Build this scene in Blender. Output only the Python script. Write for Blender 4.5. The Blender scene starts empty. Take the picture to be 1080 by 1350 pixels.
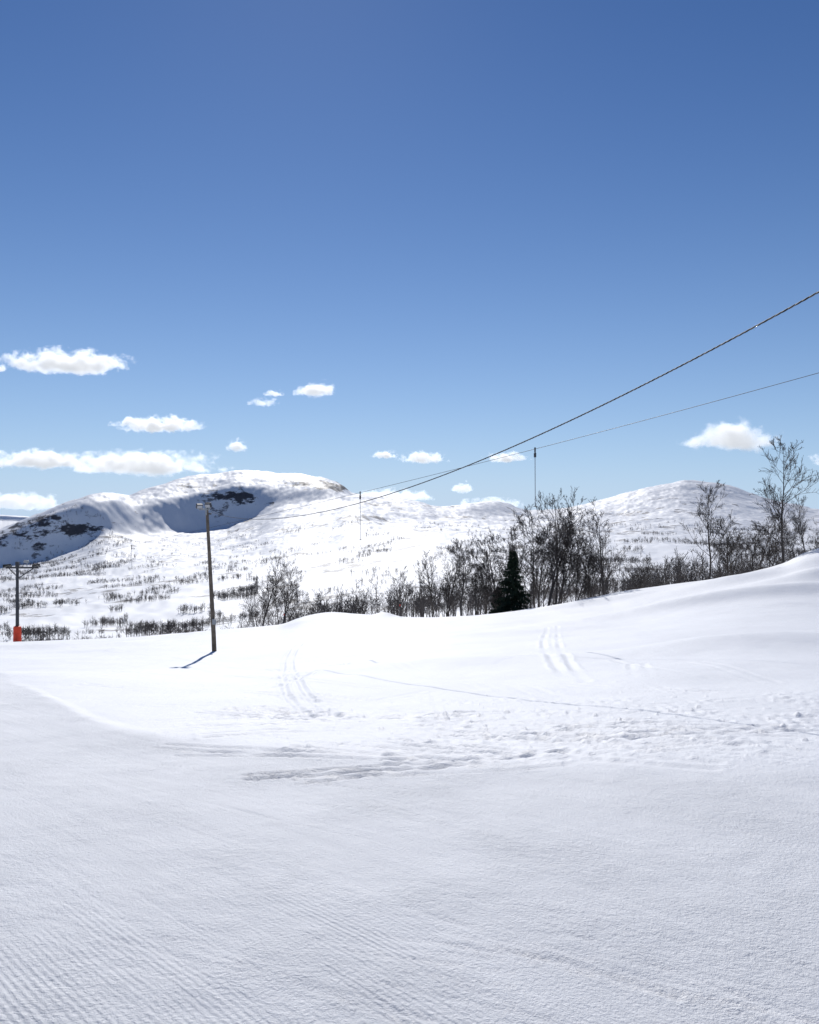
import bpy, math, random
import numpy as np
from mathutils import Vector

random.seed(7); rng=np.random.default_rng(7)
F=1107.0; HV=700.0; UC=540.0; EYE=1.7
scene=bpy.context.scene

# ---------------------------------------------------------------- noise
def _grad(ix,iy,seed):
    h=(ix.astype(np.int64)*374761393+iy.astype(np.int64)*668265263+seed*1442695041)&0xffffffff
    h=((h^(h>>13))*1274126177)&0xffffffff
    h=(h^(h>>16))&0xffff
    return h*(2*np.pi/65536.0)
def perlin(x,y,seed=0):
    x0=np.floor(x);y0=np.floor(y);fx=x-x0;fy=y-y0
    u=fx*fx*fx*(fx*(fx*6-15)+10);v=fy*fy*fy*(fy*(fy*6-15)+10)
    def g(dx,dy):
        a=_grad(x0+dx,y0+dy,seed); return np.cos(a)*(fx-dx)+np.sin(a)*(fy-dy)
    a=g(0,0)*(1-u)+g(1,0)*u;b=g(0,1)*(1-u)+g(1,1)*u
    return (a*(1-v)+b*v)*1.5
def fbm(x,y,seed,octv=4,gain=.5):
    s=0;a=1
    for i in range(octv):
        s=s+a*perlin(x*2**i+i*17.3,y*2**i-i*9.1,seed+i);a*=gain
    return s
def sstep(a,b,x):
    t=np.clip((x-a)/(b-a),0,1);return t*t*(3-2*t)

# ---------------------------------------------------------------- terrain control tables
TT=np.linspace(-40,40,2401)       # degrees
def pch(xs,ys,xq):
    xs=np.array(xs,float);ys=np.array(ys,float)
    h=np.diff(xs);dl=np.diff(ys)/h
    m=np.zeros_like(ys);m[0]=0;m[-1]=0
    for i in range(1,len(xs)-1):
        if dl[i-1]*dl[i]>0: m[i]=2*dl[i-1]*dl[i]/(dl[i-1]+dl[i])
    xq=np.clip(xq,xs[0],xs[-1]);k=np.clip(np.searchsorted(xs,xq)-1,0,len(xs)-2)
    t=(xq-xs[k])/h[k]
    return ((1+2*t)*(1-t)**2*ys[k]+t*(1-t)**2*h[k]*m[k]+t*t*(3-2*t)*ys[k+1]+t*t*(t-1)*h[k]*m[k+1])
UT=UC+F*np.tan(np.radians(TT))
def T(pts,sm=6):
    a=pch([p[0] for p in pts],[p[1] for p in pts],UT)
    k=np.exp(-0.5*(np.arange(-20,21)/sm)**2);k/=k.sum()
    return np.convolve(np.pad(a,20,mode='edge'),k,'valid')
def Vz(v,d): return (HV-v)/F*d
one=np.ones_like(TT)
D=[];Z=[]
D.append(0.3*one);Z.append(-1.70*one)
D.append(4*one);Z.append(T([(0,-1.74),(1080,-1.70)]))
D.append(9*one);Z.append(T([(0,-2.25),(540,-2.2),(1080,-2.0)],30))
D.append(20*one);Z.append(T([(0,-3.45),(283,-3.45),(540,-3.4),(1080,-2.85)],30))
D.append(34*one);Z.append(T([(0,-5.65),(283,-5.65),(540,-4.9),(800,-4.25),(1080,-3.5)],30))
D.append(45*one);Z.append(T([(0,-6.8),(283,-6.45),(540,-5.7),(800,-4.75),(1080,-3.3)],30))
dc=T([(0,80),(283,75),(540,66),(700,64),(900,62),(1080,60)],20)
vc=T([(-300,852),(0,849),(150,842),(283,832),(365,824),(400,813),(440,808),(480,810),(545,813),(600,812),(700,802),(830,779),(950,761),(1030,745),(1060,733),(1080,728),(1250,712)],5)
D.append(dc);zc=Vz(vc,dc);Z.append(zc)
D.append(dc+12);Z.append(zc-3.2)
D.append(150*one);Z.append(Vz(T([(0,868),(300,862),(540,822),(700,810),(1080,775)],20),150))
D.append(300*one);Z.append(Vz(T([(0,862),(300,850),(540,812),(700,800),(1080,765)],20),300))
D.append(600*one);Z.append(Vz(T([(0,815),(300,800),(540,775),(700,765),(1080,745)],20),600))
D.append(1100*one);Z.append(Vz(T([(0,776),(150,765),(300,752),(460,733),(600,715),(700,716),(850,715),(1080,720)],20),1100))
df=T([(-100,1900),(60,1930),(110,1960),(185,2080),(300,2250),(460,2100),(600,1900),(750,2200),(1080,2200)],14)
vf=T([(-100,760),(0,750),(60,741),(100,725),(140,706),(185,707),(260,703),(300,697),(335,684),(380,668),(460,664),(520,680),(600,690),(700,688),(800,684),(900,672),(1000,682),(1080,690)],8)
D.append(df);Z.append(Vz(vf,df))
dl=T([(0,105),(120,110),(190,150),(250,140),(330,125),(370,140),(460,110),(520,260),(1080,280)],10)
dt=df+dl
vt=T([(-100,735),(0,706),(60,682),(110,662),(150,658),(175,664),(215,656),(260,650),(300,642),(330,641),(380,640),(420,640),(460,657),(520,665),(600,680),(700,681),(800,668),(900,650),(1000,665),(1080,680)],5)
D.append(dt);Z.append(Vz(vt,dt))
dsk=dt+T([(0,80),(140,90),(190,220),(1080,300)],10)
vs=T([(-100,715),(0,698),(30,686),(60,675),(90,662),(130,651),(155,649),(170,653),(185,646),(210,639),(240,630),(280,625),(330,621),(380,624),(420,629),(450,639),(465,650),(500,656),(540,660),(580,668),(610,664),(650,660),(680,668),(700,673),(750,670),(790,660),(830,649),(870,640),(915,635),(950,638),(990,650),(1020,660),(1060,668),(1080,672)],3)
D.append(dsk);Z.append(Vz(vs,dsk))
D.append(dsk*1.25);Z.append(Vz(vs,dsk)-70)
D.append(9000*one);Z.append(-60*one)
D.append(12000*one);Z.append(T([(-200,260),(0,230),(50,190),(110,-80),(1080,-100)],8))
D.append(16000*one);Z.append(-200*one)
D=np.array(D);Z=np.array(Z);K=len(D)
hh=np.diff(D,axis=0);sl=np.diff(Z,axis=0)/hh
M=np.zeros_like(Z)
for i in range(1,K-1):
    a,b=sl[i-1],sl[i];w1=2*hh[i]+hh[i-1];w2=hh[i]+2*hh[i-1]
    with np.errstate(divide='ignore',invalid='ignore'):
        m=(w1+w2)/(w1/a+w2/b)
    M[i]=np.where(a*b>0,m,0)
for i in (2,3,4,5): M[i]=0.5*(sl[i-1]+sl[i])
M[1]=sl[1]*.5
def base(th,d):
    th=np.clip(th,-39.9,39.9);p=(th+40)/80*2400;i0=np.floor(p).astype(int);i0=np.minimum(i0,2399);fr=p-i0
    Dd=D[:,i0]*(1-fr)+D[:,i0+1]*fr;Zz=Z[:,i0]*(1-fr)+Z[:,i0+1]*fr;Mm=M[:,i0]*(1-fr)+M[:,i0+1]*fr
    k=np.clip((d[None,:]>=Dd).sum(0)-1,0,K-2);c=np.arange(len(d))
    d0=Dd[k,c];d1=Dd[k+1,c];h=d1-d0;t=np.clip((d-d0)/h,0,1)
    return (1+2*t)*(1-t)**2*Zz[k,c]+t*(1-t)**2*h*Mm[k,c]+t*t*(3-2*t)*Zz[k+1,c]+t*t*(t-1)*h*Mm[k+1,c]
def polar(x,y):
    th=np.degrees(np.arctan2(x,y));r=np.hypot(x,y)
    return th,r*np.cos(np.radians(np.clip(th,-32,32)))
def d_at(u,v):
    th=math.degrees(math.atan((u-UC)/F));ds=np.exp(np.linspace(math.log(1.5),math.log(62),3000))
    z=base(np.full(3000,th),ds);vv=HV-z*F/ds
    i=np.argmax(vv<=v) if (vv<=v).any() else np.argmin(vv)
    return ds[i]
def plan(u,v):
    d=d_at(u,v);return ((u-UC)/F*d,d)
# piste edge (bearing -> distance)
EUs=np.linspace(-900,1600,400)
EDs=np.exp(pch([-900,-300,-120,0,60,180,400,700,1080,1600],np.log([110,42,27,20.0,14.3,9.9,8.1,7.1,6.2,5.2]),EUs))
EDs=np.convolve(np.pad(EDs,8,mode='edge'),np.ones(17)/17,'valid')
def edge_ratio(x,y):
    th,d=polar(x,y);u=UC+F*np.tan(np.radians(np.clip(th,-50,50)))
    e=np.interp(u,EUs,EDs)*(1+.035*perlin(x*.4,y*.4,5)+.012*perlin(x*1.7,y*1.7,6));return (e-d)/e
def groomed(x,y): return sstep(-.08,.08,edge_ratio(x,y))
bumps=[]
def mound(u,v,A,sx,sy,ang=0):
    x,y=plan(u,v);bumps.append((x,y,A,sx,sy,ang))
mound(585,878,.20,2.6,1.3);mound(500,884,.10,2.4,1.1)
mound(1045,849,.30,3.8,1.7);mound(900,858,.1,4,1.5)
bumps+= [(17,46,.5,8,1.5,.05),(26,50,.55,6,1.8,.1),(21,55,.4,5,2,.0),(-1.9,63.5,.3,.9,1.0,0),(-4.6,62,.2,3.0,1.2,0),(12,57,.3,6,1.2,0),
         (-26,58,.2,6,2,0),(-14,64,.25,5,2,0),(4,42,.15,5,1.5,0),(31,63,.45,3.5,4,0)]
tracks=[]
def track(pts,w=.07,dep=.05,pair=0):
    P=np.array([plan(u,v) for u,v in pts]);n=len(P)
    cs=np.concatenate([[0],np.cumsum(np.linalg.norm(np.diff(P,axis=0),axis=1))])
    tq=np.linspace(0,cs[-1],max(20,n*12));k=np.array([1,2,3,4,5,4,3,2,1.]);k/=k.sum()
    Q=np.stack([np.convolve(np.pad(np.interp(tq,cs,P[:,c]),4,mode='edge'),k,'valid') for c in range(2)],1)
    for s in ([0] if not pair else [-pair/2,pair/2]):
        dq=np.gradient(Q,axis=0);nn=np.stack([-dq[:,1],dq[:,0]],1);nn/=np.linalg.norm(nn,axis=1)[:,None]+1e-9
        tracks.append((Q+nn*s,w,dep))
track([(425,832),(395,848),(380,868),(380,888),(392,915),(425,942),(480,965),(560,985)],.06,.024,.35)
track([(510,856),(460,870),(400,888),(340,905)],.07,.024,.5)
track([(722,828),(716,845),(718,860),(728,875),(745,892)],.09,.024,.0)
track([(735,826),(736,845),(740,860),(752,878),(775,900)],.08,.02,.0)
track([(200,965),(330,955),(480,945),(700,935),(900,925),(1080,915)],.05,.024,.3)
track([(260,972),(450,962),(650,968),(860,985),(1080,1000)],.05,.026,.3)
track([(180,950),(350,940),(560,945),(800,960),(1080,962)],.05,.024,.3)
track([(180,925),(350,930),(560,955),(800,985),(1080,1005)],.05,.022,.3)
track([(100,900),(300,905),(480,925),(620,945)],.06,.018,.3)
track([(150,885),(330,890),(500,905),(760,915),(1080,905)],.06,.016,.35)
rr=random.Random(3)
for i in range(44):
    v0=rr.uniform(925,1008);sl_=rr.uniform(-.09,.09);u0=rr.uniform(150,800);u1=u0+rr.uniform(180,480)
    pts=[(u,v0+sl_*(u-650)+4*math.sin(u/160+i)) for u in np.linspace(u0,min(u1,1150),6)]
    track(pts,rr.uniform(.03,.05),rr.uniform(.010,.026),rr.choice([0,.2,.3]))
for i in range(16):
    u0=rr.uniform(200,1000);v0=rr.uniform(858,905);sg=rr.choice([-1,1])
    pts=[(u0+t*rr.uniform(60,200)*sg,v0+t*rr.uniform(5,26)) for t in (0,.5,1)]
    track(pts,.06,rr.uniform(.008,.016),rr.choice([0,.3]))
for i in range(46):
    u0=rr.uniform(-150,750);v0=rr.uniform(990,1250);u1=u0+rr.uniform(250,700);v1=v0+(u1-u0)*rr.uniform(.04,.40)
    pts=[(u0+(u1-u0)*t,v0+(v1-v0)*t+5*math.sin(t*3+i)) for t in (0,.2,.4,.6,.8,1)]
    track(pts,rr.uniform(.010,.020),rr.uniform(.004,.008),rr.choice([0,0,.10]))
def near_detail(x,y,z):
    m=(y>1.5)&(y<75)&(np.abs(x)<45)
    xs,ys=x[m],y[m];dz=np.zeros_like(xs)
    for bx,by,A,sx,sy,an in bumps:
        dx=xs-bx;dy=ys-by;c,s=math.cos(an),math.sin(an)
        e=((dx*c+dy*s)/sx)**2+((-dx*s+dy*c)/sy)**2
        dz+=A*np.exp(-e)
    tu=UC+F*xs/np.maximum(ys,.5)
    band=np.exp(-(((edge_ratio(xs,ys)+.45)/.42)**2))*sstep(180,420,tu)*sstep(4,6,ys)
    pn=perlin(xs*1.1,ys*.9,81)
    dz+=band*(.020*np.abs(perlin(xs*5,ys*5,79))+.024*np.abs(perlin(xs*2.2,ys*4.2,80))+.014*perlin(xs*9,ys*9,82))*(.25+.95*sstep(-.15,.45,pn))
    # sparse crumbs of snow
    cr=perlin(xs*7.5,ys*7.5,95)
    dz+=.03*sstep(.62,.85,cr)*band
    wob=1+0.25*perlin(xs*1.1,ys*1.1,77)
    for Q,w,dep in tracks:
        lo=Q.min(0)-.3;hi=Q.max(0)+.3
        b=np.nonzero((xs>lo[0])&(xs<hi[0])&(ys>lo[1])&(ys<hi[1]))[0]
        if len(b)==0: continue
        px,py=xs[b],ys[b];best=np.full(len(b),9.0)
        for j in range(0,len(Q)-1,2):
            a=Q[j];e=Q[min(j+2,len(Q)-1)]-a;L=e@e+1e-9
            t=np.clip(((px-a[0])*e[0]+(py-a[1])*e[1])/L,0,1)
            best=np.minimum(best,np.hypot(px-a[0]-t*e[0],py-a[1]-t*e[1]))
        q=best/w*wob[b];fadev=.2+.8*sstep(-.3,.35,perlin(px*.33,py*.33,90))
        dz[b]+=dep*fadev*(-np.exp(-q**2)+.45*np.exp(-((q-1.9)/.7)**2))
    z[m]+=dz
def H(x,y,tr=False):
    x=np.atleast_1d(np.asarray(x,float));y=np.atleast_1d(np.asarray(y,float))
    out=np.empty_like(x)
    for s in range(0,len(x),120000):
        X=x[s:s+120000];Y=y[s:s+120000];th,d=polar(X,Y)
        z=base(th,d)
        far=sstep(95,500,d);vf_=sstep(500,1800,d);farcut=1-.6*sstep(4000,8000,d)
        z=z+far*(2.6*perlin(X/150,Y/150,11)+2.0*fbm(X/55,Y/55,12,3)+.6*perlin(X/11,Y/11,14))
        z=z+vf_*farcut*(3.0*perlin(X/330,Y/330,15)+3.8*fbm(X/95,Y/95,16,5,.53))
        er=edge_ratio(X,Y);g=sstep(-.06,.06,er);nr=sstep(1.5,6,d)*(1-sstep(120,300,d))
        z=z+nr*(1-g)*(.09*perlin(X/9,Y/9,21)+.04*perlin(X/3.1,Y/3.1,22)+.010*perlin(X/.9,Y/.9,23))
        z=z+g*(.02*perlin(X/2.5,Y/2.5,24)+.004*perlin(X/.6,Y/.6,25)+.0022*perlin(X/.17,Y/.17,26))-.04*sstep(-.2,.3,er)*sstep(2,8,d)
        out[s:s+120000]=z
    near_detail(x,y,out)
    return out+EYE
def Hs(x,y): return float(H([x],[y])[0])

# ---------------------------------------------------------------- materials helpers
def mat(name,col,rough=.8,spec=.3,var=0,vs_=5.0,metal=0):
    m=bpy.data.materials.new(name);m.use_nodes=True;nt=m.node_tree;b=nt.nodes['Principled BSDF']
    b.inputs['Base Color'].default_value=(*col,1);b.inputs['Roughness'].default_value=rough
    b.inputs['Specular IOR Level'].default_value=spec;b.inputs['Metallic'].default_value=metal
    if var:
        tc=nt.nodes.new('ShaderNodeTexCoord');n=nt.nodes.new('ShaderNodeTexNoise');n.inputs['Scale'].default_value=vs_;n.inputs['Detail'].default_value=5
        nt.links.new(tc.outputs['Object'],n.inputs['Vector'])
        r=nt.nodes.new('ShaderNodeValToRGB');r.color_ramp.elements[0].position=.3;r.color_ramp.elements[1].position=.7
        r.color_ramp.elements[0].color=(*[c*(1-var) for c in col],1);r.color_ramp.elements[1].color=(*[min(1,c*(1+var)) for c in col],1)
        nt.links.new(n.outputs['Fac'],r.inputs[0]);nt.links.new(r.outputs[0],b.inputs['Base Color'])
    return m
def obj_from(name,V,Fc,mt,smooth=False,attrs=None):
    me=bpy.data.meshes.new(name);V=np.asarray(V,np.float32);Fc=np.asarray(Fc,np.int32);n=Fc.shape[1]
    me.vertices.add(len(V));me.vertices.foreach_set('co',V.ravel())
    me.loops.add(Fc.size);me.loops.foreach_set('vertex_index',Fc.ravel())
    me.polygons.add(len(Fc));me.polygons.foreach_set('loop_start',np.arange(len(Fc),dtype=np.int32)*n)
    if attrs:
        for k,a in attrs.items():
            at=me.attributes.new(k,'FLOAT','POINT');at.data.foreach_set('value',a.astype(np.float32))
    me.update(calc_edges=True)
    me.polygons.foreach_set('use_smooth',np.full(len(Fc),smooth))
    me.materials.append(mt);o=bpy.data.objects.new(name,me);scene.collection.objects.link(o);return o

# ---------------------------------------------------------------- snow material
def snow_material():
    m=bpy.data.materials.new('snow');m.use_nodes=True;nt=m.node_tree;N=nt.nodes;L=nt.links;b=N['Principled BSDF']
    b.inputs['Roughness'].default_value=.6;b.inputs['Specular IOR Level'].default_value=.25
    def att(n):
        a=N.new('ShaderNodeAttribute');a.attribute_name=n;return a.outputs['Fac']
    def math_(op,a,c=None,clamp=False):
        x=N.new('ShaderNodeMath');x.operation=op;x.use_clamp=clamp
        for i,v in enumerate((a,c)):
            if v is None: continue
            if hasattr(v,'is_output'): L.new(v,x.inputs[i])
            else: x.inputs[i].default_value=v
        return x.outputs[0]
    def noise(scale,det=4,rough=.55,vec=None):
        n=N.new('ShaderNodeTexNoise');n.inputs['Scale'].default_value=scale;n.inputs['Detail'].default_value=det;n.inputs['Roughness'].default_value=rough
        L.new(vec or geo,n.inputs['Vector']);return n.outputs['Fac']
    def mapping(sc):
        q=N.new('ShaderNodeMapping');q.inputs['Scale'].default_value=sc;L.new(geo,q.inputs['Vector']);return q.outputs[0]
    geo=N.new('ShaderNodeNewGeometry').outputs['Position']
    g=att('groomed')
    rn=noise(1,9,.72,mapping((1/60,1/150,1/24)))
    rk=math_('MULTIPLY',math_('SUBTRACT',math_('MULTIPLY',att('rock'),math_('ADD',.5,math_('MULTIPLY',math_('SUBTRACT',rn,.5),5.0))),.42),5.0,True)
    sn=noise(1,7,.7,mapping((1/22,1/22,1/12)))
    sc=math_('MULTIPLY',math_('MULTIPLY',math_('SUBTRACT',math_('MULTIPLY',att('scrub'),math_('ADD',.5,math_('MULTIPLY',math_('SUBTRACT',sn,.5),4.5))),.38),4.0,True),.8)
    def mix(f,a,c):
        x=N.new('ShaderNodeMix');x.data_type='RGBA';L.new(f,x.inputs[0])
        for i,v in ((6,a),(7,c)):
            if hasattr(v,'is_output'): L.new(v,x.inputs[i])
            else: x.inputs[i].default_value=(*v,1)
        return x.outputs[2]
    mp=N.new('ShaderNodeMapping');mp.inputs['Rotation'].default_value=(0,0,math.radians(47.5));L.new(geo,mp.inputs['Vector'])
    st0=N.new('ShaderNodeMapping');st0.inputs['Scale'].default_value=(.25,1.6,1);L.new(mp.outputs[0],st0.inputs['Vector'])
    gm=math_('ADD',math_('MULTIPLY',noise(.9,5),.4),math_('MULTIPLY',noise(1.0,5,.65,st0.outputs[0]),.6))
    c_g=mix(math_('MULTIPLY',math_('SUBTRACT',gm,.36),3.5,True),(.755,.76,.77),(.84,.843,.85))
    c_n=mix(math_('MULTIPLY',math_('SUBTRACT',noise(.35,6,.6),.35),3.0,True),(.81,.816,.825),(.865,.868,.875))
    snowc=mix(g,c_n,c_g)
    rockc=mix(noise(.08,6,.7),(.03,.03,.035),(.13,.12,.12))
    scrubc=mix(noise(.3,3),(.07,.06,.06),(.16,.14,.13))
    col=mix(sc,snowc,scrubc);col=mix(rk,col,rockc);L.new(col,b.inputs['Base Color'])
    sep=N.new('ShaderNodeSeparateXYZ');L.new(mp.outputs[0],sep.inputs[0])
    wob=math_('MULTIPLY',math_('SUBTRACT',noise(.35,1),.5),.14)
    lane=math_('ADD',sep.outputs[1],wob)
    wave=math_('SINE',math_('MULTIPLY',lane,2*math.pi/.029))
    mk=N.new('ShaderNodeMapping');mk.inputs['Scale'].default_value=(.3,1.9,1);L.new(mp.outputs[0],mk.inputs['Vector'])
    mask=math_('MULTIPLY',math_('SUBTRACT',noise(1.3,5,.65,mk.outputs[0]),.43),5,True)
    dist=N.new('ShaderNodeVectorMath');dist.operation='LENGTH';L.new(geo,dist.inputs[0])
    sp0=N.new('ShaderNodeSeparateXYZ');L.new(geo,sp0.inputs[0])
    rightfade=math_('SUBTRACT',1,math_('MULTIPLY',math_('ADD',sp0.outputs[0],.05),1.8,True),True)
    fade=math_('SUBTRACT',1,math_('MULTIPLY',math_('SUBTRACT',dist.outputs['Value'],3.3),.9,True),True)
    cord=math_('MULTIPLY',math_('MULTIPLY',wave,mask),math_('MULTIPLY',math_('MULTIPLY',fade,rightfade),.0026))
    st=N.new('ShaderNodeMapping');st.inputs['Scale'].default_value=(.35,8,1);L.new(mp.outputs[0],st.inputs['Vector'])
    streak=math_('MULTIPLY',noise(1.0,6,.65,st.outputs[0]),.014)
    grain=math_('MULTIPLY',noise(55,4,.75),.014)
    lumpm=math_('MULTIPLY',math_('SUBTRACT',noise(1.2,3),.38),3,True)
    lump=math_('MULTIPLY',math_('MULTIPLY',noise(19,5,.74),.030),lumpm)
    gr=math_('ADD',math_('ADD',cord,streak),math_('ADD',grain,lump))
    soft=math_('ADD',math_('MULTIPLY',noise(2.2,7,.65),.028),math_('MULTIPLY',noise(25,4,.7),.013))
    hgt=math_('ADD',math_('MULTIPLY',g,gr),math_('MULTIPLY',math_('SUBTRACT',1,g),soft))
    bp=N.new('ShaderNodeBump');bp.inputs['Distance'].default_value=1;bp.inputs['Strength'].default_value=.9
    L.new(hgt,bp.inputs['Height']);L.new(bp.outputs[0],b.inputs['Normal'])
    return m

# ---------------------------------------------------------------- terrain mesh
thv=np.concatenate([np.linspace(-180,-60,30,endpoint=False),np.linspace(-60,-29,70,endpoint=False),np.linspace(-29,29,1250,endpoint=False),np.linspace(29,60,70,endpoint=False),np.linspace(60,180,31)])
rv=np.concatenate([[.02,.4,1.0,1.7],np.exp(np.linspace(math.log(2.4),math.log(85),560,endpoint=False)),np.exp(np.linspace(math.log(85),math.log(1400),190,endpoint=False)),np.linspace(1400,3100,250,endpoint=False),np.exp(np.linspace(math.log(3100),math.log(16000),50))])
A_,R_=np.meshgrid(thv,rv);cl=np.cos(np.radians(np.clip(A_,-32,32)))
rr_=R_/cl
X=(rr_*np.sin(np.radians(A_))).ravel();Y=(rr_*np.cos(np.radians(A_))).ravel()
ZZ=H(X,Y)
nr_,nc_=len(rv),len(thv)
idx=np.arange(nr_*nc_).reshape(nr_,nc_)
Q=np.stack([idx[:-1,:-1],idx[:-1,1:],idx[1:,1:],idx[1:,:-1]],-1).reshape(-1,4)[:,::-1]
th_,d_=polar(X,Y);U_=UC+F*np.tan(np.radians(np.clip(th_,-45,45)));V_=HV-(ZZ-EYE)*F/d_
def el(u,v,su,sv): return np.exp(-(((U_-u)/su)**2+((V_-v)/sv)**2))
farm=(d_>1400)&(d_<3300)
reg=1.1*el(306,654,36,12)+1.6*el(440,643,30,8)+1.0*el(390,637,44,6)+.9*el(140,657,34,7)+.85*el(85,690,60,20)+.85*el(25,712,60,22)+.6*el(350,662,36,11)+.6*el(240,642,40,6)+.5*el(130,700,40,25)+.35*el(900,665,120,18)+.3*el(620,675,60,10)
rock=np.where(farm,np.clip(reg,0,1.6),0)
sreg=sstep(120,400,d_)*(1-sstep(2300,2900,d_))
pat=fbm(X/170,Y/170,41,3)+.5*fbm(X/45,Y/45,35,2,.6)
sc=np.where(d_>110,sstep(.0,.8,pat)*sreg,0)
terr=obj_from('snow_ground',np.stack([X,Y,ZZ],1),Q,snow_material(),True,{'groomed':groomed(X,Y),'rock':rock,'scrub':sc})

# ---------------------------------------------------------------- tubes
def tubes(S,sides=3):
    S=np.asarray(S,float);p0=S[:,0:3];p1=S[:,3:6];r0=S[:,6:7];r1=S[:,7:8]
    d=p1-p0;d/=np.linalg.norm(d,axis=1)[:,None]+1e-9
    ref=np.where(np.abs(d[:,2:3])>.9,np.array([[1.,0,0]]),np.array([[0,0,1.]]))
    a=np.cross(d,ref);a/=np.linalg.norm(a,axis=1)[:,None];b=np.cross(d,a)
    ring0=[];ring1=[]
    for k in range(sides):
        c,s=math.cos(2*math.pi*k/sides),math.sin(2*math.pi*k/sides)
        o=a*c+b*s;ring0.append(p0+o*r0);ring1.append(p1+o*r1)
    V=np.stack(ring0+ring1,1).reshape(-1,3);n=len(S);bs=np.arange(n)[:,None]*2*sides
    Fq=[]
    for k in range(sides):
        k2=(k+1)%sides;Fq.append(np.concatenate([bs+k,bs+k2,bs+sides+k2,bs+sides+k],1))
    return V,np.stack(Fq,1).reshape(-1,4)
def join(parts):
    Vs=[];Fs=[];o=0
    for V,f in parts: Vs.append(V);Fs.append(f+o);o+=len(V)
    return np.concatenate(Vs),np.concatenate(Fs)
def nrm(v): return v/(np.linalg.norm(v)+1e-9)
def grow(S,r,p,d,L,rad,n,lvl,maxl,kids,up,thin):
    pts=[p.copy()];dirs=[]
    for i in range(n):
        d=nrm(d+r.normal(0,.16 if lvl else .045,3)+np.array([0,0,up]))
        p=p+d*L/n;pts.append(p.copy());dirs.append(d)
    for i in range(n):
        ra=max(thin,rad*(1-.85*i/n));rb=max(thin*.8,rad*(1-.85*(i+1)/n))
        S.append([*pts[i],*pts[i+1],ra,rb])
    if lvl>=maxl: return
    for k in range(kids[lvl]):
        t=r.uniform(.2,1.0) if lvl else .2+.8*((k+.5)/kids[0])**.9
        i=min(n-1,int(t*n));f=t*n-i;q=pts[i]*(1-f)+pts[i+1]*f;dd=dirs[i]
        az=r.uniform(0,2*math.pi);sidev=nrm(np.cross(dd,np.array([math.cos(az),math.sin(az),.3])))
        ang=r.uniform(.5,.85) if lvl==0 else r.uniform(.4,.9)
        nd=nrm(dd*math.cos(ang)+sidev*math.sin(ang))
        l2=L*(.42*(1-.62*t)+.05)*r.uniform(.7,1.25) if lvl==0 else L*r.uniform(.3,.55)*(1-.4*t)
        grow(S,r,q,nd,l2,max(thin,rad*(1-.8*t)*(.42)),max(2,n//3) if lvl==0 else 2,lvl+1,maxl,kids,.10,thin)
def birch(seed,kids=(22,8,5),maxl=3,thin=.0011,rad=.013,n=10,stems=1,sides=3):
    r=np.random.default_rng(seed);S=[]
    for s in range(stems):
        d0=nrm(np.array([r.normal(0,.12 if stems>1 else .03),r.normal(0,.12 if stems>1 else .03),1.]))
        grow(S,r,np.array([r.normal(0,.01),r.normal(0,.01),-.03]),d0,1.03*(1 if s==0 else r.uniform(.6,.9)),rad,n,0,maxl,kids,.02,thin)
    V,f=tubes(S,sides);V[:,2]*=1/ max(.5,np.percentile(V[:,2],99.7));return V,f
bark=mat('birch_bark',(.095,.082,.073),.9,.2,.5,3)
farbark=mat('distant_birch_bark',(.11,.096,.087),.95,.1,.3,.05)
hero=[birch(100+i,kids=(25,8,6),stems=[1,2,1,2,1,2][i],thin=.0015,rad=[.016,.013,.015,.012,.017,.013][i]) for i in range(6)]
hmesh=[]
for i,(V,f) in enumerate(hero):
    o=obj_from('birch_tree',V,f,bark,False);hmesh.append(o.data);bpy.data.objects.remove(o)
def crest_d(u): return float(np.interp(math.degrees(math.atan((u-UC)/F)),TT,dc))
tl=[(1035,576,0,4),(1062,652,1,3),(936,634,0,2),(990,664,3,6),(968,678,5,9),(1014,672,1,8),(1048,690,3,2),(722,644,3,3),(732,648,1,4),(797,658,2,5),(757,690,1,6),(681,678,2,5),
    (608,710,0,3),(588,716,1,6),(571,726,4,8),(628,722,5,4),(345,737,3,4),(373,738,1,2),(708,664,5,9),(528,746,2,3),(641,712,2,9),(655,700,1,6),(776,706,5,7),(835,732,3,6),(740,676,4,8)]
for u,vt_,k,off in tl:
    d=crest_d(u)+off;x=(u-UC)/F*d;z=Hs(x,d);h=(HV-vt_)/F*d+EYE-z
    o=bpy.data.objects.new('birch_tree',hmesh[k]);scene.collection.objects.link(o);o.location=(x,d,z);w=h*rr.uniform(.82,1.0) if h<9 else h*.8
    o.scale=(w,w,h);o.rotation_euler=(0,0,rr.uniform(0,6.28))
def place(Tm,pts,rs):
    parts=[]
    for (x,y,h) in pts:
        V,f=Tm[rs.integers(len(Tm))];a=rs.uniform(0,6.28);w=h*rs.uniform(.75,1.1);c,s=math.cos(a),math.sin(a)
        parts.append((x,y,h,w,c,s,V,f))
    xs=np.array([p[0] for p in parts]);ys=np.array([p[1] for p in parts]);zs=H(xs,ys)
    out=[]
    for p,z in zip(parts,zs):
        x,y,h,w,c,s,V,f=p
        out.append((np.stack([(V[:,0]*c-V[:,1]*s)*w+x,(V[:,0]*s+V[:,1]*c)*w+y,V[:,2]*h+z],1),f))
    return join(out)
rs=np.random.default_rng(5)
med=[birch(200+i,kids=(15,5,3),maxl=3,n=6,stems=1+i%2,thin=.0017,rad=.014) for i in range(6)]
pts=[]
for i in range(18):
    u=rs.uniform(560,900);d=crest_d(u)+rs.uniform(4,26);pts.append(((u-UC)/F*d,d,rs.uniform(3.0,6.0)))
for i in range(24):
    u=rs.uniform(880,1120);d=crest_d(u)+rs.uniform(3,26);pts.append(((u-UC)/F*d,d,rs.uniform(2.2,4.8)))
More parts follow.
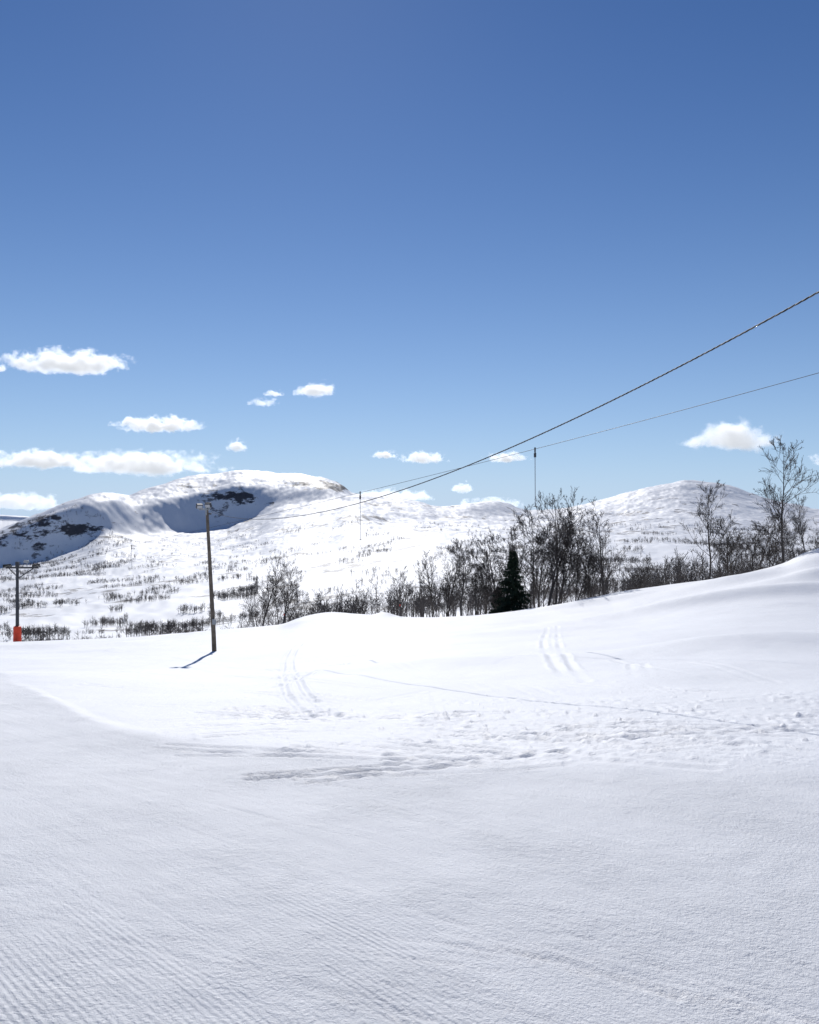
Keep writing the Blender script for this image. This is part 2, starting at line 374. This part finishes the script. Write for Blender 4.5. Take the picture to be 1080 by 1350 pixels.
for i in range(8):
    u=rs.uniform(325,385);d=crest_d(u)+rs.uniform(2,14);pts.append(((u-UC)/F*d,d,rs.uniform(3.5,6.)))
for i in range(8):
    u=rs.uniform(400,560);d=crest_d(u)+rs.uniform(8,30);pts.append(((u-UC)/F*d,d,rs.uniform(2.5,4.2)))
V,f=place(med,pts,rs);obj_from('birch_grove',V,f,bark)
low=[birch(300+i,kids=(13,4),maxl=2,n=4,stems=1+i%2,thin=.0034,rad=.014) for i in range(8)]
pts=[]
def scat(n,u0,u1,d0,d1,h0,h1,thr=-9,ns=60,seed=50,lst=None):
    k=0;tries=0
    while k<n and tries<n*12:
        tries+=1
        u=rs.uniform(u0,u1);d=math.exp(rs.uniform(math.log(d0),math.log(d1)));x=(u-UC)/F*d
        if thr>-5 and float(fbm(np.array([x/ns]),np.array([d/ns]),seed,3)[0])<thr: continue
        lst.append((x,d,rs.uniform(h0,h1)));k+=1
scat(220,385,680,130,250,4.5,8.5,-.1,25,51,lst=pts)
scat(130,640,900,120,260,4,8,-.05,25,52,lst=pts)
scat(180,820,1180,100,260,4,7.5,-.1,25,53,lst=pts)
scat(60,310,400,150,300,4,8,-.1,lst=pts)
scat(80,-60,330,230,330,4,7,.05,40,lst=pts)
V,f=place(low,pts,rs);obj_from('birch_forest',V,f,farbark)
def tiny(seed):
    r=np.random.default_rng(seed);S=[[0,0,-.05,r.normal(0,.04),r.normal(0,.04),1,.02,.008]]
    for i in range(11):
        z=r.uniform(.1,.75);a=r.uniform(0,6.28);l=r.uniform(.25,.5)*(1.2-z)
        S.append([0,0,z,math.cos(a)*l,math.sin(a)*l,z+l*r.uniform(.4,1.0),.016,.009])
    return tubes(S,3)
tin=[tiny(i) for i in range(10)]
pts=[]
scat(900,700,1180,260,900,3,7,.2,90,61,pts)
scat(2400,700,1180,700,1800,3,7.5,.3,110,62,pts)
scat(420,330,700,300,900,3,7,.4,60,63,pts)
scat(900,300,720,800,1900,2.5,7,.45,90,64,pts)
scat(900,-100,340,300,520,2.5,6,.35,40,65,pts)
scat(1700,-100,340,500,1100,3,7,.42,55,66,pts)
scat(2600,-120,180,1250,2050,3,8,.12,80,67,pts)
scat(500,140,400,1100,2100,3,7,.42,80,68,pts)
V,f=place(tin,pts,rs);obj_from('hillside_scrub_forest',V,f,farbark)

# ---------------------------------------------------------------- spruce
needle=mat('spruce_needles',(.022,.035,.02),.8,.2,.5,2)
def spruce(u,vtop,off,wid,seed):
    r=np.random.default_rng(seed);d=crest_d(u)+off;x=(u-UC)/F*d;z=Hs(x,d);h=(HV-vtop)/F*d+EYE-z
    S=[[0,0,-.2,0,0,h,.09,.01]];B=[]
    nw=26
    for i in range(nw):
        t=.06+.92*i/nw;rad=wid*(1-t)**.85*r.uniform(.75,1.15)+.06
        for k in range(11):
            a=r.uniform(0,6.28);l=rad*r.uniform(.55,1.2);c,s=math.cos(a),math.sin(a)
            z0=t*h;pts_=[np.array([0,0,z0]),np.array([c*l*.55,s*l*.55,z0-.10*l]),np.array([c*l,s*l,z0-.18*l+.05])]
            S.append([*pts_[0],*pts_[1],.02,.012]);S.append([*pts_[1],*pts_[2],.012,.005])
            for j in range(int(8+l*14)):
                q=r.uniform(.15,1);p=pts_[0]*(1-q)+pts_[2]*q+np.array([0,0,-.06*l])
                sd=r.uniform(-1,1);o=np.array([-s*sd*.22+c*.1,c*sd*.22+s*.1,-r.uniform(.05,.2)])*(1.3-q*.5)
                B.append((p,p+o))
    V1,f1=tubes(S,4)
    P=np.array([b[0] for b in B]);Qe=np.array([b[1] for b in B]);w=r.normal(0,.035,P.shape)+np.array([0,0,.03])
    V2=np.stack([P-w,P+w,Qe+w*.4,Qe-w*.4],1).reshape(-1,3);f2=np.arange(len(V2)).reshape(-1,4)
    V,f=join([(V1,f1),(V2,f2)]);o=obj_from('spruce_tree',V,f,needle);o.location=(x,d,z);return o
spruce(676,722,2.5,1.7,1);spruce(657,772,7,1.1,2)

# ---------------------------------------------------------------- parts helpers
def parts_obj(name,loc,children,rot=(0,0,0)):
    e=bpy.data.objects.new(name,None);scene.collection.objects.link(e);e.location=loc;e.rotation_euler=rot
    for c in children: c.parent=e
    return e
def box(cx,cy,cz,sx,sy,sz):
    V=np.array([[x,y,z] for x in(-1,1) for y in(-1,1) for z in(-1,1)],float)*np.array([sx,sy,sz])/2+np.array([cx,cy,cz])
    f=np.array([[0,1,3,2],[4,6,7,5],[0,4,5,1],[2,3,7,6],[0,2,6,4],[1,5,7,3]]);return V,f
def boxobj(name,m,*boxes,bev=.01):
    V,f=join([box(*b) for b in boxes]);o=obj_from(name,V,f,m)
    bm=o.modifiers.new('b','BEVEL');bm.width=bev;bm.segments=2;return o
wood=mat('weathered_wood',(.16,.13,.10),.85,.2,.35,4);steel=mat('galvanised_steel',(.32,.33,.34),.45,.5,.15,8,.6)
dark=mat('dark_steel',(.05,.05,.055),.5,.4,.2,6);glassm=mat('lamp_glass',(.35,.36,.38),.15,.6,.1,4)
pad=mat('orange_red_padding',(.75,.07,.03),.6,.3,.15,3);rub=mat('black_rubber',(.02,.02,.02),.7,.3,.2,5)
def light_pole(x,y,h,lean,name='light_pole'):
    z=Hs(x,y);n=8
    S=[[lean*i/n,0,h*i/n-(.4 if i==0 else 0),lean*(i+1)/n,0,h*(i+1)/n,.125-.05*i/n,.125-.05*(i+1)/n] for i in range(n)]
    a=obj_from('pole_shaft',*tubes(S,14),wood,True)
    cap=boxobj('pole_cap',steel,(lean,0,h+.02,.2,.2,.05))
    arm=boxobj('lamp_bracket',steel,(lean-.1,-.09,h-.18,.6,.07,.08),(lean,-.13,h-.3,.09,.06,.4))
    fl=[]
    for k,(ox,tilt) in enumerate(((-.34,.5),(.14,-.3))):
        body=boxobj('floodlight_housing_%d'%(k+1),dark,(0,0,0,.34,.17,.25),(0,.11,0,.26,.07,.18),bev=.03)
        gl=boxobj('floodlight_glass_%d'%(k+1),glassm,(0,-.095,0,.28,.015,.19))
        for q in (body,gl):
            q.location=(lean+ox,-.22,h-.02+.05*k);q.rotation_euler=(.55,0,tilt);fl.append(q)
        fl.append(boxobj('floodlight_yoke_%d'%(k+1),steel,(lean+ox,-.13,h-.12+.05*k,.05,.16,.22)))
    ins=obj_from('cable_insulator',*tubes([[lean+.05,.0,h-.42,lean+.2,-.02,h-.42,.03,.05],[lean+.2,-.02,h-.42,lean+.26,-.02,h-.42,.05,.03]],10),dark,True)
    fuse=boxobj('junction_box',steel,(0.02,-.16,1.6,.2,.12,.3))
    parts_obj(name,(x,y,z),[a,cap,arm,ins,fuse]+fl);return z
pd=45.;px=(283-UC)/F*pd
pz=Hs(px,pd);ptop=(HV-667)/F*pd+EYE
zz=light_pole(px,pd,ptop-pz,-.42)
def curve_pts(ctrl,P0,P1,n):
    cu=np.array([c[0] for c in ctrl],float);cv=np.array([c[1] for c in ctrl],float);o=np.argsort(cu);cu=cu[o];cv=cv[o]
    t=1-np.linspace(0,1,200)**1.0
    xs=P0[0]+(P1[0]-P0[0])*t;ys=P0[1]+(P1[1]-P0[1])*t
    us=UC+F*xs/ys;m=np.interp(us,cu,cv);z=(HV-m)/F*ys+EYE
    c=np.polyfit(t,z,4,w=1/ys);tt=np.linspace(0,1,n);zf=np.polyval(c,tt)
    return np.stack([P0[0]+(P1[0]-P0[0])*tt,P0[1]+(P1[1]-P0[1])*tt,zf],1),c
A0=(px-.2,pd);dR=9.5;A1=((1080-UC)/F*dR,dR)
c1=[(272,676),(330,684),(370,686),(430,674),(500,655),(600,621),(700,580),(780,542),(880,492),(980,438),(1080,385)]
C1,co1=curve_pts(c1,A0,A1,1200)
t_ext=np.linspace(1,1.32,300)[1:]
slp=(C1[-1]-C1[-2])*1199
ext=np.stack([C1[-1]+slp*(t-1) for t in t_ext])
C1=np.concatenate([C1,ext])
L=np.concatenate([[0],np.cumsum(np.linalg.norm(np.diff(C1,axis=0),axis=1))])
def strands(C,L,R,r,n,pitch,mts,name):
    obs=[]
    tg=nrm(C[-1]-C[0]);sx=nrm(np.cross(tg,[0,0,1]));sz=np.cross(sx,tg)
    for k in range(n):
        ph=2*np.pi*(L/pitch+k/n);P=C+R*(np.cos(ph)[:,None]*sx+np.sin(ph)[:,None]*sz)
        S=np.concatenate([P[:-1],P[1:],np.full((len(P)-1,2),r)],1)
        obs.append(obj_from('strand_%d'%(k+1),*tubes(S,6),mts[k],True))
    return parts_obj(name,(0,0,0),obs)
Ls=np.arange(0,L[-1],.03);Cr=np.stack([np.interp(Ls,L,C1[:,i]) for i in range(3)],1)
greyc=mat('grey_cable_sheath',(.13,.13,.14),.6,.3,.1,5);blk=mat('black_cable_sheath',(.02,.02,.022),.6,.25,.1,5)
strands(Cr,Ls,.0062,.0060,3,.30,[blk,blk,greyc],'twisted_power_cable')
e=C1[-1];light_pole(e[0],e[1],e[2]-Hs(e[0],e[1])+.42,0.0)

# ---------------------------------------------------------------- ski lift
td=78.;tx=(23-UC)/F*td;tz=Hs(tx,td);ttop=(HV-742)/F*td+EYE;th_h=ttop-tz
def lift_tower(x,y,h):
    z=Hs(x,y)
    sh=obj_from('tower_shaft',*tubes([[0,0,-.5,0,0,h*.5,.17,.15],[0,0,h*.5,0,0,h,.15,.12]],14),dark,True)
    arm=boxobj('crossarm',dark,(.45,0,h-.45,3.0,.14,.16),(.0,0,h-.15,.3,.2,.5))
    br=obj_from('arm_brace',*tubes([[0,0,h-1.5,1.5,0,h-.5,.05,.05],[0,0,h-1.3,-.8,0,h-.5,.045,.045]],8),dark,True)
    wh=[]
    for k,ox in enumerate((1.75,-.95)):
        S=[]
        for j in range(4):
            yy=-.6+.4*j
            S.append([ox-.05,yy,h-.28,ox+.05,yy,h-.28,.16,.16]);S.append([ox-.055,yy,h-.28,ox-.05,yy,h-.28,.001,.16]);S.append([ox+.05,yy,h-.28,ox+.055,yy,h-.28,.16,.001])
        wh.append(obj_from('sheave_wheels_%d'%(k+1),*tubes(S,14),rub,False))
        wh.append(boxobj('sheave_beam_%d'%(k+1),dark,(ox+.09,0,h-.34,.04,1.5,.12)))
    fl=boxobj('tower_floodlight',steel,(.9,-.15,h+.12,.4,.25,.25),(.9,0,h-.15,.06,.06,.4))
    S=[[0,0,.05,0,0,.15,.3,.36],[0,0,.15,0,0,1.55,.36,.34],[0,0,1.55,0,0,1.62,.34,.17]]
    pdn=obj_from('safety_padding',*tubes(S,18),pad,True)
    return parts_obj('ski_lift_tower',(x,y,z),[sh,arm,br,fl,pdn]+wh)
lift_tower(tx,td,th_h)
B0=(tx+1.75,td);B1=((1080-UC)/F*20,20.)
c2=[(45,750),(174,719),(300,690),(400,668),(480,648),(540,636),(600,619),(702,591),(760,578),(850,554),(960,523),(1080,494)]
C2,_=curve_pts(c2,B0,B1,260)
sl2=(C2[-1]-C2[-2])*259
C2e=np.concatenate([C2,np.stack([C2[-1]+sl2*(t-1) for t in np.linspace(1,1.2,12)[1:]])])
S=np.concatenate([C2e[:-1],C2e[1:],np.full((len(C2e)-1,2),.0075)],1)
ropeL=obj_from('ski_lift_haul_rope',*tubes(S,6),dark,True)
e2=C2e[-1];lift_tower(e2[0]-1.75,e2[1],e2[2]+.12-Hs(e2[0]-1.75,e2[1]))
def platter(u,vb):
    us=UC+F*C2[:,0]/C2[:,1];i=int(np.argmin(abs(us-u)));x,y,z=C2[i];zb=(HV-vb)/F*y+EYE;l=z-zb
    a=obj_from('rope_clamp',*tubes([[0,0,.05,0,0,-.12,.028,.025]],8),dark)
    b=boxobj('spring_box',dark,(0,0,-.2,.05,.09,.15),bev=.015)
    c=obj_from('hanger_rod',*tubes([[0,0,-.24,.01,0,-l+.03,.0125,.0115]],8),steel,True)
    t=obj_from('platter_seat',*tubes([[.01,0,-l+.03,.01,0,-l+.015,.02,.085],[.01,0,-l+.015,.01,0,-l,.085,.03]],14),rub,True)
    parts_obj('platter_lift_hanger',(x,y,z),[a,b,c,t],(0,0,.5))
platter(702,668);platter(477,712);platter(174,750)
def stake(u,off,h):
    d=crest_d(u)+off;x=(u-UC)/F*d
    a=obj_from('stake',*tubes([[0,0,-.3,.03,0,h,.03,.022]],8),dark,True);b=obj_from('reflector_band',*tubes([[.024,0,h-.25,.028,0,h-.1,.034,.034]],8),pad,True)
    parts_obj('piste_marker_stake',(x,d,Hs(x,d)),[a,b])
stake(527,-3,1.0);stake(374,-4,.9)

# ---------------------------------------------------------------- clouds
def cloud(u,v,w,h,seed,thin=1.0):
    el_=max(HV-v,45)
    d=min(1000*F/el_,17000);W=w/F*d/2;Hh=h/F*d/2
    x=(u-UC)/F*d;z=(HV-v)/F*d+EYE
    bpy.ops.mesh.primitive_ico_sphere_add(subdivisions=3,radius=1);o=bpy.context.object;o.name='cloud'
    sx,sy,sz=W*1.25,max(W*.6,Hh*1.5),Hh*1.7
    o.scale=(sx,sy,sz);o.location=(x,d,z)
    m=bpy.data.materials.new('cloud_vapour_glow');m.use_nodes=True;nt=m.node_tree;N=nt.nodes;Lk=nt.links;N.remove(N['Principled BSDF'])
    tc=N.new('ShaderNodeTexCoord')
    def vm(op,a,b_=None):
        n=N.new('ShaderNodeVectorMath');n.operation=op;Lk.new(a,n.inputs[0])
        if b_ is not None: n.inputs[1].default_value=b_
        return n
    def mm(op,a,b_,clamp=False):
        n=N.new('ShaderNodeMath');n.operation=op;n.use_clamp=clamp
        for i,q in enumerate((a,b_)):
            if hasattr(q,'is_output'): Lk.new(q,n.inputs[i])
            else: n.inputs[i].default_value=q
        return n.outputs[0]
    ln=vm('LENGTH',tc.outputs['Object']).outputs['Value']
    sc_=vm('MULTIPLY',tc.outputs['Object'],(sx/sz*.85,sy/sz,1)).outputs[0]
    of=vm('ADD',sc_,(seed*13.7,seed*5.1,seed*3.3)).outputs[0]
    nz=N.new('ShaderNodeTexNoise');nz.inputs['Scale'].default_value=1.15;nz.inputs['Detail'].default_value=7;nz.inputs['Roughness'].default_value=.66;Lk.new(of,nz.inputs['Vector'])
    sp=N.new('ShaderNodeSeparateXYZ');Lk.new(tc.outputs['Object'],sp.inputs[0])
    bot=mm('MULTIPLY',mm('MAXIMUM',mm('SUBTRACT',-.12,sp.outputs[2]),0),1.6)
    a=mm('SUBTRACT',1,mm('MULTIPLY',ln,1.05))
    e_=mm('ADD',a,mm('MULTIPLY',mm('SUBTRACT',nz.outputs['Fac'],.5),3.2))
    e_=mm('SUBTRACT',mm('SUBTRACT',e_,bot),.30)
    de=mm('MULTIPLY',mm('MULTIPLY',e_,1.0,True),thin*8.0/(2*Hh))
    vs1=N.new('ShaderNodeVolumeScatter');vs1.inputs['Color'].default_value=(1,1,1,1);vs1.inputs['Anisotropy'].default_value=.5;Lk.new(de,vs1.inputs['Density'])
    em=N.new('ShaderNodeEmission');em.inputs['Color'].default_value=(.90,.94,1,1);Lk.new(mm('MULTIPLY',de,.42),em.inputs['Strength'])  # glow added to the vapour, standing in for multiply scattered sunlight
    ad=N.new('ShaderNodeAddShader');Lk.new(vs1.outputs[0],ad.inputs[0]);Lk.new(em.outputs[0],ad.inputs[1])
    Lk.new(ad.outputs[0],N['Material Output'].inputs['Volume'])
    try: m.cycles.volume_step_rate=.6
    except Exception as ex: print(ex)
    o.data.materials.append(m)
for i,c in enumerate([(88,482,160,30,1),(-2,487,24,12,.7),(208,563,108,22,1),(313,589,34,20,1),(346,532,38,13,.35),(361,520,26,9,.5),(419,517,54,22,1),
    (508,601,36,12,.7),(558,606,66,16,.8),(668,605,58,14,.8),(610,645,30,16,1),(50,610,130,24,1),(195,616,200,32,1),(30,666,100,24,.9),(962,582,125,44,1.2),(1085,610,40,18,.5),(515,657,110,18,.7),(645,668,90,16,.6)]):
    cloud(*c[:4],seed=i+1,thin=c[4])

# ---------------------------------------------------------------- light
AZ=math.radians(-7.5);EL=math.radians(38)
w=bpy.data.worlds.new('World');scene.world=w;w.use_nodes=True;nt=w.node_tree
sky=nt.nodes.new('ShaderNodeTexSky');sky.sky_type='NISHITA';sky.sun_disc=False;sky.sun_elevation=EL;sky.sun_rotation=AZ
sky.altitude=1500;sky.air_density=1.0;sky.dust_density=0.15;sky.ozone_density=1.5
bg=nt.nodes['Background'];bg.inputs['Strength'].default_value=.1
sep=nt.nodes.new('ShaderNodeSeparateColor');cmb=nt.nodes.new('ShaderNodeCombineColor');nt.links.new(sky.outputs[0],sep.inputs[0])
def wm(op,a,b_,clamp=False):
    n=nt.nodes.new('ShaderNodeMath');n.operation=op;n.use_clamp=clamp
    for i,q in enumerate((a,b_)):
        if q is None: continue
        if hasattr(q,'is_output'): nt.links.new(q,n.inputs[i])
        else: n.inputs[i].default_value=q
    return n.outputs[0]
for i,(p,g) in enumerate(((1.55,.98),(1.3,.82),(1.12,.90))):
    nt.links.new(wm('MULTIPLY',wm('POWER',wm('MULTIPLY',sep.outputs[i],.09),p),10*g),cmb.inputs[i])
tcw=nt.nodes.new('ShaderNodeTexCoord');spw=nt.nodes.new('ShaderNodeSeparateXYZ');nt.links.new(tcw.outputs['Generated'],spw.inputs[0])
hz=wm('MULTIPLY',wm('POWER',2.718,wm('MULTIPLY',wm('MAXIMUM',spw.outputs[2],0.0),-7.0)),.97)
mx=nt.nodes.new('ShaderNodeMix');mx.data_type='RGBA';nt.links.new(hz,mx.inputs[0]);nt.links.new(cmb.outputs[0],mx.inputs[6]);mx.inputs[7].default_value=(4.5,6.4,8.7,1)
nt.links.new(mx.outputs[2],bg.inputs['Color'])
sd=bpy.data.lights.new('sun','SUN');sd.energy=3.9;sd.angle=math.radians(.6);sd.color=(1,.975,.94)
so=bpy.data.objects.new('sun',sd);scene.collection.objects.link(so)
S_=Vector((math.sin(AZ)*math.cos(EL),math.cos(AZ)*math.cos(EL),math.sin(EL)));so.rotation_euler=S_.to_track_quat('Z','Y').to_euler()
cd=bpy.data.cameras.new('camera');cam=bpy.data.objects.new('camera',cd);scene.collection.objects.link(cam);scene.camera=cam
cam.location=(0,0,EYE);cam.rotation_euler=(math.pi/2,0,0);cd.sensor_fit='VERTICAL';cd.sensor_height=36;cd.sensor_width=28.8;cd.lens=36*F/1350;cd.shift_y=25/1350
cd.clip_start=.1;cd.clip_end=80000
scene.view_settings.view_transform='Standard';scene.view_settings.look='None';scene.view_settings.exposure=0
